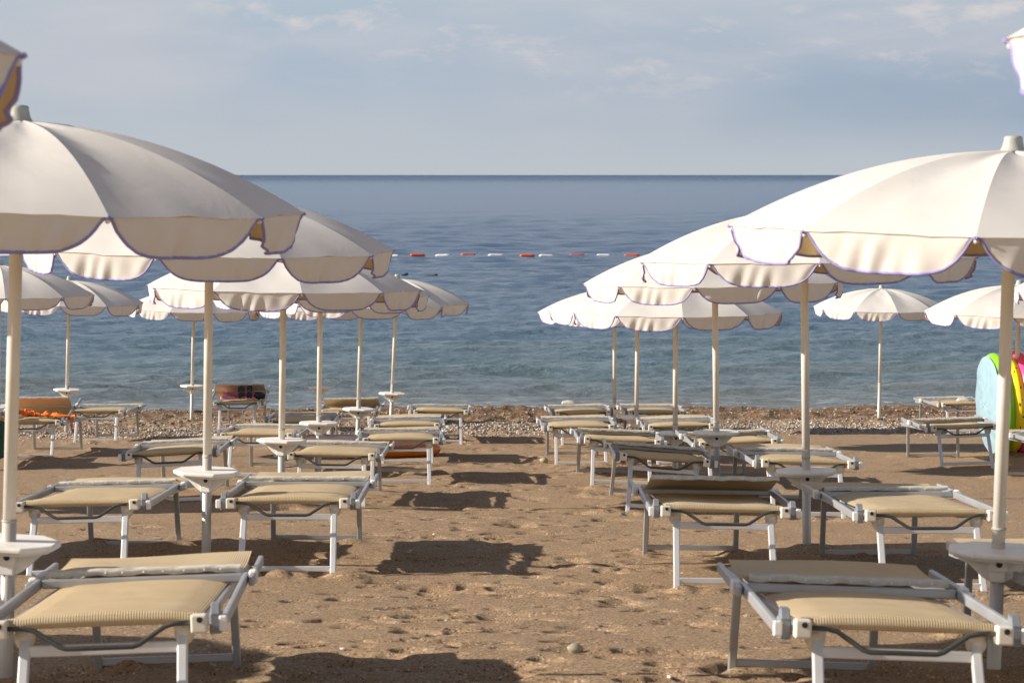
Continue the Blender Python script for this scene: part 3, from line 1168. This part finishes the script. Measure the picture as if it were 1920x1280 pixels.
# scale at the pole (px per m), pole top px, pole bottom px, rib turn, pixel row of the tray (None = no tray), sinking, label
UMB = [
    (505, (33, 470), (18, 1010), 26.5, 1012, -0.015, 'first full cream umbrella of the aisle row on the orange towel side, tallest there'),
    (329, (393, 540), (387, 1025), 26.5, 880, -0.03, 'second cream umbrella of the aisle row on the orange towel side'),
    (246, (530, 590), (527, 870), 6, 823, 0.10, 'third cream umbrella of the aisle row on the orange towel side'),
    (195, (600, 590), (597, 860), 27, 791, 0.06, 'fourth cream umbrella of the aisle row on the orange towel side'),
    (157, (677, 592), (671, 800), 23, 765, 0.04, 'fifth cream umbrella of the aisle row on the orange towel side'),
    (135, (742, 595), (734, 780), 17.5, 736, -0.06, 'last cream umbrella of the orange towel side aisle row, leaning pole, cap against sea'),
    (120, (363, 600), (359, 790), 31, 722, 0.0, 'cream umbrella planted in shingle beside the lounger with the pink towel'),
    (120, (602, 600), (600, 770), 12, 725, 0.0, 'cream umbrella by the water, hidden behind the fourth pole of its row'),
    (170, (-2, 560), (-4, 800), 2.5, 760, -0.03, 'cream umbrella in shade cut by the frame, above the green towel lounger'),
    (133, (129, 600), (126, 735), 15, 729, -0.05, 'cream umbrella standing behind the lounger with the orange towel'),
    (500, (1889, 520), (1862, 1270), 1.5, 1027, 0.09, 'first full cream umbrella of the aisle row on the paddling pool side, tallest there'),
    (306, (1509, 530), (1513, 1035), 21.5, 880, 0.0, 'second cream umbrella of the aisle row on the paddling pool side'),
    (235, (1341, 570), (1344, 885), 32.5, 808, 0.03, 'third cream umbrella of the aisle row on the paddling pool side'),
    (193, (1267, 615), (1266, 800), 19.5, 810, 0.22, 'fourth cream umbrella of the paddling pool side aisle row, set lower in sand'),
    (160, (1195, 615), (1193, 780), 31, 780, 0.16, 'fifth cream umbrella of the aisle row on the paddling pool side'),
    (137, (1152, 610), (1152, 765), 33, 757, 0.11, 'last cream umbrella of the aisle row on the paddling pool side, nearest the water'),
    (120, (1651, 600), (1648, 792), 14.5, None, 0.0, 'cream umbrella standing alone in shingle without a tray table'),
    (170, (1909, 600), (1906, 700), 35, 770, 0.2, 'cream umbrella behind the pink and yellow paddling pool'),
    (185, (2091, 600), (2090, 760), 26, 775, 0.0, 'cream umbrella of which only one canopy tip shows beside the pool umbrella'),
]
UMB_ROOTS = []


def place_umbrellas():
    proto = make_umbrella()
    table = make_table()
    first = True
    pend = []
    rr = random.Random(2)

    def put(X0, Y, lean, turn, th, sink, label, pitch=0.0):
        nonlocal first
        o = proto if first else copy_tree(proto)
        first = False
        o.location = (X0, Y, ground(Y) - sink)
        o.rotation_euler = (pitch, lean, 0)
        tag(o, label, 'umbrella', 'cream beach umbrellas with purple piping')
        for ch in o.children:                # turn canopy and ribs, keep the pole
            if ch.name.split('.')[0] in ('canopy', 'rib'):
                ch.rotation_euler = (0, 0, R(-turn))
        if th is not None:
            pend.append((o, th, sink))
        UMB_ROOTS.append(o)
        return o

    def add_tables():
        for i, (o, th, sink) in enumerate(pend):
            t = table if i == 0 else copy_tree(table)
            t.parent = o
            t.location = (0, 0, th + sink)
            t.rotation_euler = (0, 0, R(rr.uniform(-14, 14)))
            for ch in o.children:
                nm = ch.name.split('.')[0]
                if nm == 'pole':
                    dz = (th + sink) - 0.60
                    for c2 in ch.children:
                        c2.location.z = dz + 0.035
    for s, a, b, turn, th, sink, label in UMB:
        Y = F / s
        pb = at_depth(*b, Y)
        pt = at_depth(*a, Y)
        lean = (pt.x - pb.x) / (pt.z - pb.z)
        g = ground(Y)
        X0 = pb.x + lean * (g - pb.z)
        th = None if th is None else at_depth(b[0], th, Y).z - g
        put(X0, Y, math.atan(lean), turn, th, sink, label, rr.uniform(-0.018, 0.018))
    # the pair right beside the camera, seen only by a canopy edge
    put(-1.897, 4.25, 0, 0, 0.6, -0.04, 'cream umbrella beside the camera with one shaded canopy corner above the sea')
    put(2.076, 4.2, 0, 20, 0.6, -0.085, 'cream umbrella beside the camera with one sunlit white valance tip in sky')
    # the next row outwards, whose shade falls on the loungers
    for X0, Y, turn, lab in ((-5.85, 8.4, 12, 'cream umbrella of the outer row shading the first lounger'),
                             (-6.60, 12.8, 33, 'cream umbrella of the outer row shading the second lounger'),
                             (-6.1, 17.2, 20, 'cream umbrella of the outer row shading the third lounger')):
        put(X0, Y, 0, turn, 0.55, 0, lab)
    add_tables()


# ------------------------------------------------------------------ placing loungers
FLAT = 'flat'
LOUNGERS = [
    # left block px, right block px, state, yaw, label
    ((13, 1176), (373, 1165), 'flat', 'beige sun lounger in front of all others on the orange towel side of the aisle'),
    ((1504, 1172), (1865, 1188), 'short', 'beige sun lounger in front of all others on the paddling pool side of the aisle'),
    ((40, 949), (255, 943), 'long', 'beige lounger at the second towel side umbrella, away from the aisle'),
    ((433, 941), (646, 941), 'flat', 'beige lounger at the second towel side umbrella, next to the aisle'),
    ((1253, 955), (1463, 959), 'mid', 'beige lounger with half lifted sunshade at the second pool side umbrella'),
    ((1639, 964), (1854, 964), 'long', 'beige lounger half in sun at the second pool side umbrella, away from the aisle'),
    ((239, 854), (402, 846), 'flat', 'beige lounger at the third towel side umbrella, away from the aisle'),
    ((541, 853), (700, 855), 'long', 'beige lounger at the third towel side umbrella, next to the aisle'),
    ((1160, 853), (1319, 867), 'low', 'tilted beige lounger at the third pool side umbrella, next to the aisle'),
    ((1432, 866), (1594, 870), 'short', 'sunlit beige lounger at the third pool side umbrella, away from the aisle'),
    ((414, 816), (548, 816), 'long', 'beige lounger at the fourth towel side umbrella, away from the aisle'),
    ((689, 825), (814, 825), 'flat', 'beige lounger in front of the orange inflatable boat, next to the aisle'),
    ((1100, 823), (1227, 829), 'low', 'beige lounger at the fourth pool side umbrella, next to the aisle'),
    ((1318, 833), (1457, 827), 'low', 'sunlit beige lounger at the fourth pool side umbrella, away from the aisle'),
    ((494, 790), (628, 790), 'flat', 'beige lounger at the fifth towel side umbrella, away from the aisle'),
    ((712, 799), (816, 797), 'short', 'beige lounger at the fifth towel side umbrella, next to the aisle'),
    ((1037, 801), (1142, 800), 'flat', 'beige lounger at the fifth pool side umbrella, next to the aisle'),
    ((1226, 801), (1333, 797), 'short', 'beige lounger at the fifth pool side umbrella, away from the aisle'),
    ((607, 771), (703, 769), 'mid', 'beige lounger with raised tan sunshade near the water, behind the fourth pole'),
    ((782, 771), (870, 772), 'long', 'beige lounger standing in shingle at the last towel side umbrella, beside the aisle'),
    ((1049, 774), (1138, 773), 'flat', 'beige lounger by the water with a small white bundle on it'),
    ((1181, 773), (1277, 774), 'flat', 'beige lounger by the water at the last pool side umbrella, without any bundle'),
    ((406, 756), (484, 755), 'up', 'beige lounger with raised sunshade and pink towel at the water'),
    ((2, 792), (108, 791), 'up', 'beige lounger with raised sunshade and orange towel'),
    ((133, 771), (227, 771), 'flat', 'beige lounger on shingle just behind the orange towel lounger'),
    ((-137, 806), (-46, 806), 'up', 'lounger with raised sunshade and green towel, cut by the picture edge'),
    ((1775, 758), (1850, 757), 'flat', 'sunlit beige lounger by the water behind the one at the paddling pool'),
    ((1761, 803), (1862, 799), 'low', 'beige lounger standing right in front of the pale blue pool base'),
    ((1975, 831), (2110, 831), 'flat', 'lounger on the pink ring side of the paddling pool, cut by the picture edge'),
]
STATES = {
    'flat': (((1.15, 0.458), (1.74, 0.455)), (1.11, 0.420)),
    'short': (((0.90, 0.462), (1.46, 0.470)), (0.86, 0.424)),
    'long': (((1.24, 0.455), (1.80, 0.445)), (1.20, 0.418)),
    'low': (((0.80, 0.470), (1.62, 0.428)), (0.90, 0.432)),
    'mid': (((0.50, 0.545), (1.22, 0.425)), (0.98, 0.428)),
    'up': (((0.46, 0.665), (1.05, 0.425)), (0.72, 0.555)),
}
LROOT = []


def lounger_frames():
    out = []
    for a, b, st, lab in LOUNGERS:
        c = ((a[0] + b[0]) / 2, (a[1] + b[1]) / 2)
        p = at_height(*c, BH)
        roll = (b[1] - a[1]) / (b[0] - a[0])
        out.append((p.x, p.y, math.atan(roll), st, lab))
    out.append((2.46, 7.75, 0.0, 'flat', 'lounger behind the first pool side pole, cut by the picture edge'))
    return out


FRAMES = lounger_frames()
for (x, y, _, _, _) in FRAMES:
    for dx in (-0.27, 0.27):
        LEG_SPOTS.append((x + dx, y - 0.10))
        LEG_SPOTS.append((x + dx, y + 1.83))


def place_loungers():
    protos = {}
    rr = random.Random(8)
    for i, (x, y, roll, st, lab) in enumerate(FRAMES):
        if st not in protos:
            o = make_lounger(*STATES[st], seed=len(protos) + 1)
            protos[st] = o
        else:
            o = copy_tree(protos[st])
        o.location = (x, y, ground(y) + 0.0)
        o.rotation_euler = (-TILT + rr.uniform(-0.006, 0.006), roll * 0.9, rr.uniform(-0.03, 0.03))
        tag(o, lab, 'sun lounger', 'beige folding sun loungers under the umbrellas')
        LROOT.append(o)


# ------------------------------------------------------------------ small things
def cloth_thing(name, P, mat, label, cat, frame, group=None):
    """P in the lounger's own coordinates"""
    me = grid_mesh(name, P)
    o = link_mesh(name, me, mat)
    o.location = frame.location
    o.rotation_euler = frame.rotation_euler
    tag(o, label, cat, group)
    md = o.modifiers.new('thickness', 'SOLIDIFY')
    md.thickness = 0.006
    return o


def lumps(u, v, seed, amp):
    r_ = random.Random(seed)
    s = 0
    for k in range(7):
        s += amp / (1 + 0.35 * k) * math.sin((3 + 2.3 * k) * u * r_.uniform(0.6, 1.4) + (2 + 1.9 * k) * v * r_.uniform(-1.4, 1.4) + r_.uniform(0, 6.28))
    return s


def find(lab):
    return [o for o in LROOT if lab in o['label']][0]


def small_things(hfun):
    # orange towel crumpled on its lounger, one corner hanging over the rail
    fr = find('sunshade and orange towel')
    n, mm = 44, 26
    P = np.zeros((mm, n, 3))
    for j in range(mm):
        for i in range(n):
            u, v = i / (n - 1), j / (mm - 1)
            x = -0.25 + 0.60 * u
            y = 0.14 + 0.40 * v + 0.02 * math.sin(9 * u)
            z = BH + 0.050 + abs(lumps(u * 3, v * 3, 4, 0.022)) + 0.035 * math.exp(-((u - 0.16) / 0.13) ** 2)
            if x > 0.27:                       # falls over the side
                e = (x - 0.27) / 0.08
                x = 0.27 + 0.145 * min(1, e * 1.6)
                z = BH + 0.055 - 0.19 * max(0, e - 0.35) * math.exp(-((v - 0.35) / 0.22) ** 2) * 1.35 + 0.02 * math.sin(8 * v)
            P[j, i] = (x, y, z)
    cloth_thing('beach_towel', P, M['orange'], 'crumpled bright orange towel on a lounger with one corner hanging down', 'towel', fr, 'towels left on loungers')
    # pink towel against the raised shade
    fr = find('sunshade and pink towel')
    P = np.zeros((mm, n, 3))
    for j in range(mm):
        for i in range(n):
            u, v = i / (n - 1), j / (mm - 1)
            x = -0.27 + 0.50 * u
            if v < 0.45:
                y = 0.30 + 0.42 * v / 0.45
                z = BH + 0.045 + abs(lumps(u * 2, v * 2, 9, 0.016)) + 0.05 * math.exp(-((u - 0.15) / 0.2) ** 2) * math.sin(math.pi * min(1, v * 2.2))
            else:
                w = (v - 0.45) / 0.55
                y = 0.80 - 0.14 * w
                z = BH + 0.050 + 0.165 * w + abs(lumps(u * 2, v * 3, 5, 0.01))
            P[j, i] = (x, y, z)
    cloth_thing('beach_towel', P, M['pink'], 'pink towel spread on the lounger and against its raised sunshade', 'towel', fr, 'towels left on loungers')
    # black beach shoes standing on the pink towel, and a dark bag
    mw = Matrix.Translation(fr.location) @ fr.rotation_euler.to_matrix().to_4x4()
    for k, (x, tilt, lab) in enumerate(((0.035, -0.12, 'black beach shoe propped up on the pink towel, the squatter of the pair'),
                                        (0.135, 0.06, 'black beach shoe propped upright on the pink towel, the slimmer of the pair'))):
        m = MB()
        prof = [(0.010, 0.0), (0.036, 0.012), (0.041, 0.06), (0.034, 0.11), (0.040, 0.15), (0.038, 0.19), (0.022, 0.215), (0.006, 0.222)]
        m.lathe(prof, 16, (0, 0, 0), 'Z', 1.25 if k == 0 else 1.0, 0.45)
        o = m.build('beach_shoe', M['black'])
        o.location = mw @ Vector((x, 0.44, BH + 0.05))
        o.rotation_euler = (R(-14), tilt, 0)
        o.scale = (1, 1, 0.9 - 0.06 * (1 - k))
        tag(o, lab, 'shoe', 'pair of black beach shoes')
        m = MB()
        m.tube([(-0.034, -0.016, 0.10), (0.0, -0.034, 0.125), (0.034, -0.016, 0.10)], 0.006, 8)
        m.build('strap', M['grey'], o)
    m = MB()
    m.ball((0, 0, 0.05), 0.075, 1.0, 0.6, 0.75)
    m.ball((0.045, 0, 0.04), 0.06, 1.0, 0.6, 0.7)
    o = m.build('bag', M['black'])
    o.location = mw @ Vector((0.275, 0.46, BH + 0.04))
    tag(o, 'small black cloth bag at the end of the pink towel', 'bag')
    # green towel hanging from the cut-off lounger
    fr = find('sunshade and green towel')
    P = np.zeros((22, 40, 3))
    for j in range(22):
        for i in range(40):
            u, v = i / 39, j / 21
            y = 0.05 + 0.62 * u
            if v < 0.35:
                x = 0.05 + 0.36 * v / 0.35
                z = BH + 0.05 + abs(lumps(u * 2, v * 2, 6, 0.012))
            else:
                w = (v - 0.35) / 0.65
                x = 0.415 + 0.014 * math.sin(u * 42)
                z = BH + 0.05 - 0.36 * w
            P[j, i] = (x, y, z)
    cloth_thing('beach_towel', P, M['green'], 'dark green pleated towel hanging off a lounger at the picture edge', 'towel', fr, 'towels left on loungers')

    # small white bundles on two loungers
    for key, (x, y), lab in (('small white bundle', (-0.13, 0.9), 'small rounded white bundle on a lounger by the water'),
                             ('behind the one at the paddling pool', (0.08, 0.55), 'flat white folded cloth on the sunlit lounger by the paddling pool')):
        fr = find(key)
        mw = Matrix.Translation(fr.location) @ fr.rotation_euler.to_matrix().to_4x4()
        P = np.zeros((14, 20, 3))
        for j in range(14):
            for i in range(20):
                u, v = i / 19, j / 13
                q = (1 - (2 * u - 1) ** 4) * (1 - (2 * v - 1) ** 4)
                P[j, i] = ((u - 0.5) * 0.17, (v - 0.5) * 0.12, 0.042 * q ** 0.6 + lumps(u * 2, v * 2, 3, 0.004) * q)
        o = link_mesh('folded_cloth', grid_mesh('folded_cloth', P), M['hem'])
        o.location = mw @ Vector((x, y, (0.485 if x < 0 else BH + 0.03)))
        o.rotation_euler = fr.rotation_euler
        tag(o, lab, 'cloth', 'white cloths on loungers')

    # paddling pool stood on edge
    Y = 24.9
    pc = at_depth(1861, 757, Y)
    gz = ground(Y)
    root = empty('paddling_pool', (pc.x, Y, gz - 0.01), (0, R(-3), R(3)))
    tag(root, 'three ring inflatable paddling pool stood on edge, green, yellow and pink', 'paddling pool')
    Rm, rt = 0.495, 0.082
    zc = Rm + rt

    def torus(nm, x0, mat, rm=Rm, tube=rt):
        nu, nv = 72, 18
        P = np.zeros((nu + 1, nv + 1, 3))
        for i in range(nu + 1):
            a = 2 * math.pi * i / nu
            sq = 1 - 0.03 * (math.cos(a) if False else max(0, -math.sin(a)) ** 6)
            for j in range(nv + 1):
                b = 2 * math.pi * j / nv
                tb = tube * (1 + 0.012 * math.sin(24 * a))
                rr_ = (rm + tb * math.cos(b)) * sq
                P[i, j] = (x0 + tube * 0.92 * math.sin(b), rr_ * math.cos(a), zc + rr_ * math.sin(a))
        return link_mesh(nm, grid_mesh(nm, P), mat, root)
    torus('pool_ring', 0.07, M['lime'])['label'] = 'lime green ring'
    yr = torus('pool_ring', 0.19, M['yellow'])
    yr['label'] = 'yellow printed ring'
    torus('pool_ring', 0.315, M['magenta'], Rm + 0.012, rt + 0.008)['label'] = 'bright pink ring'
    nb = 40
    P = np.zeros((17, nb + 1, 3))
    for i in range(17):
        rr_ = (Rm + 0.050) * i / 16
        for j in range(nb + 1):
            a = 2 * math.pi * j / nb
            P[i, j] = (-0.010 - 0.050 * (1 - (i / 16) ** 2.2) + 0.006 * math.sin(5 * a) * i / 16 + 0.005 * math.sin(11 * a + i), rr_ * math.cos(a), zc + rr_ * math.sin(a))
    b = link_mesh('pool_base', grid_mesh('pool_base', P), M['blue_vinyl'], root)
    b['label'] = 'pale blue round base'
    # dark printed warning marks on the yellow ring, facing the camera
    for k, (a, w, h) in enumerate(((58, .012, .030), (49, .022, .012), (44, .010, .022), (24, .018, .026), (10, .026, .014), (5, .012, .030), (-9, .022, .018), (-22, .010, .05), (-30, .014, .03))):
        m = MB()
        aa = R(180 - a)
        mt = Matrix.Translation((0.19 + 0.022 * math.sin(k * 2.3), 0, zc)) @ Matrix.Rotation(aa, 4, 'X') @ Matrix.Translation((0, Rm + rt - 0.002, 0))
        prs = [(-w / 2, -h / 2), (w / 2, -h / 2), (w / 2, h / 2), (-w / 2, h / 2)]
        m.prism(prs, -0.001, 0.001, 0, mt @ Matrix.Rotation(R(-90), 4, 'X'))
        m.build('print_mark', M['black'], yr)

    # inflatable boat lying under the loungers
    Y = 24.75
    pl, pr = at_depth(560, 838, Y), at_depth(828, 838, Y)
    xc, half = (pl.x + pr.x) / 2, (pr.x - pl.x) / 2
    root = empty('inflatable_boat', (xc, Y, ground(Y)), (-TILT, 0, 0))
    tag(root, 'low orange inflatable boat with mauve sides lying under the loungers', 'inflatable boat')

    def boat_ring(nm, rx, ry, tube, z0, mat, pinch):
        nu, nv = 64, 14
        P = np.zeros((nu + 1, nv + 1, 3))
        for i in range(nu + 1):
            a = 2 * math.pi * i / nu
            c, s = math.cos(a), math.sin(a)
            ex = math.copysign(abs(c) ** 0.75, c) * rx
            ey = math.copysign(abs(s) ** 0.75, s) * ry
            for j in range(nv + 1):
                b_ = 2 * math.pi * j / nv
                tb = tube * (1 + pinch * math.sin(9 * a) ** 2)
                q = tb * math.cos(b_)
                P[i, j] = (ex + q * c, ey + q * s, z0 + tb * 0.9 * math.sin(b_) + 0.02 * max(0, c) ** 3)
        return link_mesh(nm, grid_mesh(nm, P), mat, root)
    boat_ring('boat_hull', half - 0.08, 0.26, 0.072, 0.07, M['orange_vinyl'], 0.05)
    boat_ring('boat_side', half - 0.10, 0.25, 0.066, 0.180, M['mauve_vinyl'], 0.14)
    P = np.zeros((9, 21, 3))
    for j in range(9):
        for i in range(21):
            u, v = 2 * i / 20 - 1, 2 * j / 8 - 1
            P[j, i] = (u * (half - 0.09) * (1 - 0.12 * v * v), v * 0.25 * (1 - 0.2 * u ** 4), 0.05 + 0.012 * math.sin(9 * u))
    link_mesh('boat_floor', grid_mesh('boat_floor', P), M['orange_vinyl'], root)

    # swimming-zone floats
    spots = [(736, 'w'), (783, 'r'), (830, 'w'), (878, 'r'), (930, 'w'), (988, 'r'), (1025, 'w'), (1081, 'r'), (1132, 'w'), (1184, 'r'), (12, 'w')]
    words = {736: 'white float at the umbrella end of the buoy line', 783: 'red float between the first two white floats from the towel side',
             830: 'second white float of the buoy line from the towel side', 878: 'red float second in its colour from the towel side',
             930: 'third white float of the buoy line from the towel side', 988: 'red float paired closely with a white float in the line',
             1025: 'white float paired closely with a red float in the line', 1081: 'red float fourth in its colour from the towel side',
             1132: 'last white float before the line meets the pool side umbrella', 1184: 'red float half covered by the pool side umbrella canopy',
             12: 'white float seen between the first umbrella pole and picture edge'}
    rr = random.Random(4)
    protos = {}
    for px, c in spots:
        p = at_sea(px, 480.5)
        if c not in protos:
            m = MB()
            L = 0.40
            m.lathe([(0.02, -L - 0.06), (0.03, -L - 0.03), (0.062, -L), (0.082, -L + 0.05), (0.088, -L + 0.15), (0.084, 0.0), (0.088, L - 0.15), (0.082, L - 0.05), (0.062, L), (0.03, L + 0.03), (0.02, L + 0.06)], 18, (0, 0, 0), 'X')
            o = m.build('buoy_float', M['red_float'] if c == 'r' else M['white_float'])
            protos[c] = o
        else:
            o = protos[c].copy()
            C.objects.link(o)
        o.location = (p.x, p.y + rr.uniform(-0.6, 0.6), SEA_Z + 0.05 + rr.uniform(-0.03, 0.025))
        o.rotation_euler = (0, rr.uniform(-0.04, 0.04), rr.uniform(-0.12, 0.12))
        o.scale = (rr.uniform(0.88, 1.0), 1, 1)
        tag(o, words[px], 'buoy', 'red and white floats of the buoy line')
    # two dark drifting clumps beyond the last umbrella
    for px, py, lab, sx in ((758, 516, 'small dark drifting clump beside the umbrella cap on the sea', 0.35), (808, 518, 'long dark drifting clump on the sea beyond the umbrellas', 0.8)):
        p = at_sea(px, py)
        m = MB()
        m.ball((0, 0, 0), 0.09, sx * 4.5, 1, 0.5)
        m.ball((0.25 * sx, 0, 0.03), 0.07, 1.5, 1, 0.9)
        o = m.build('weed_clump', M['weed'])
        o.location = (p.x, p.y, SEA_Z + 0.02)
        tag(o, lab, 'seaweed', 'dark clumps drifting on the sea')

    # pebble, shells and litter on the near sand
    def pebble(name, px, py, sc, mat, lab, cat, rot=0.0, seed=1, grp=None):
        p = at_height(px, py, 0)
        t = bmesh.new()
        bmesh.ops.create_icosphere(t, subdivisions=4, radius=1.0)
        for v in t.verts:
            k = 1 + 0.06 * math.sin(2.1 * v.co.x + seed) + 0.05 * math.sin(3.1 * v.co.y + 2 * seed) + 0.04 * math.sin(2.7 * v.co.z * 2 + seed)
            v.co = Vector((v.co.x * sc[0], v.co.y * sc[1], v.co.z * sc[2])) * k
        for f in t.faces:
            f.smooth = True
        me = bpy.data.meshes.new(name)
        t.to_mesh(me)
        t.free()
        o = link_mesh(name, me, mat)
        o.location = (p.x, p.y, hfun(p.x, p.y) + sc[2] * 0.85)
        o.rotation_euler = (0.1, 0.15, rot)
        tag(o, lab, cat, grp)
        return o
    pebble('stone', 1078, 1222, (0.034, 0.027, 0.022), M['stone'], 'smooth round grey green stone lying alone on the aisle sand', 'stone', 0.3, 1)
    pebble('stone', 1020, 868, (0.05, 0.04, 0.03), M['stone'], 'grey stone on the sand beside the fifth pool side lounger', 'stone', 1.0, 2)
    for k, (px, py, a, b, lab) in enumerate(((643, 1225, 0.014, 0.008, 'white shell fragment in the shadow of the first towel side lounger'),
                                             (838, 1154, 0.010, 0.006, 'thin white shell fragment on bright sand by the footprints'),
                                             (976, 904, 0.010, 0.008, 'white shell fragment on sand between the third umbrellas'),
                                             (1427, 1252, 0.016, 0.009, 'white shell fragment on heaped sand under the first pool side lounger'),
                                             (1255, 1272, 0.028, 0.010, 'long pale shell fragment at the end of the drag mark'),
                                             (813, 1003, 0.012, 0.006, 'white shell fragment above the second lounger shadow'))):
        pebble('shell_fragment', px, py, (a, b, 0.006), M['shell'], lab, 'shell', 0.4 * k, k, 'white shell fragments on the sand')


POLE_SPOTS = []
for s_, a_, b_, *_r in UMB:
    p_ = at_depth(*b_, F / s_)
    q_ = at_depth(*a_, F / s_)
    POLE_SPOTS.append((p_.x + (q_.x - p_.x) / (q_.z - p_.z) * (ground(F / s_) - p_.z), F / s_))
hfun = build_ground()
build_sea()
place_umbrellas()
place_loungers()
build_pebbles(hfun)
small_things(hfun)
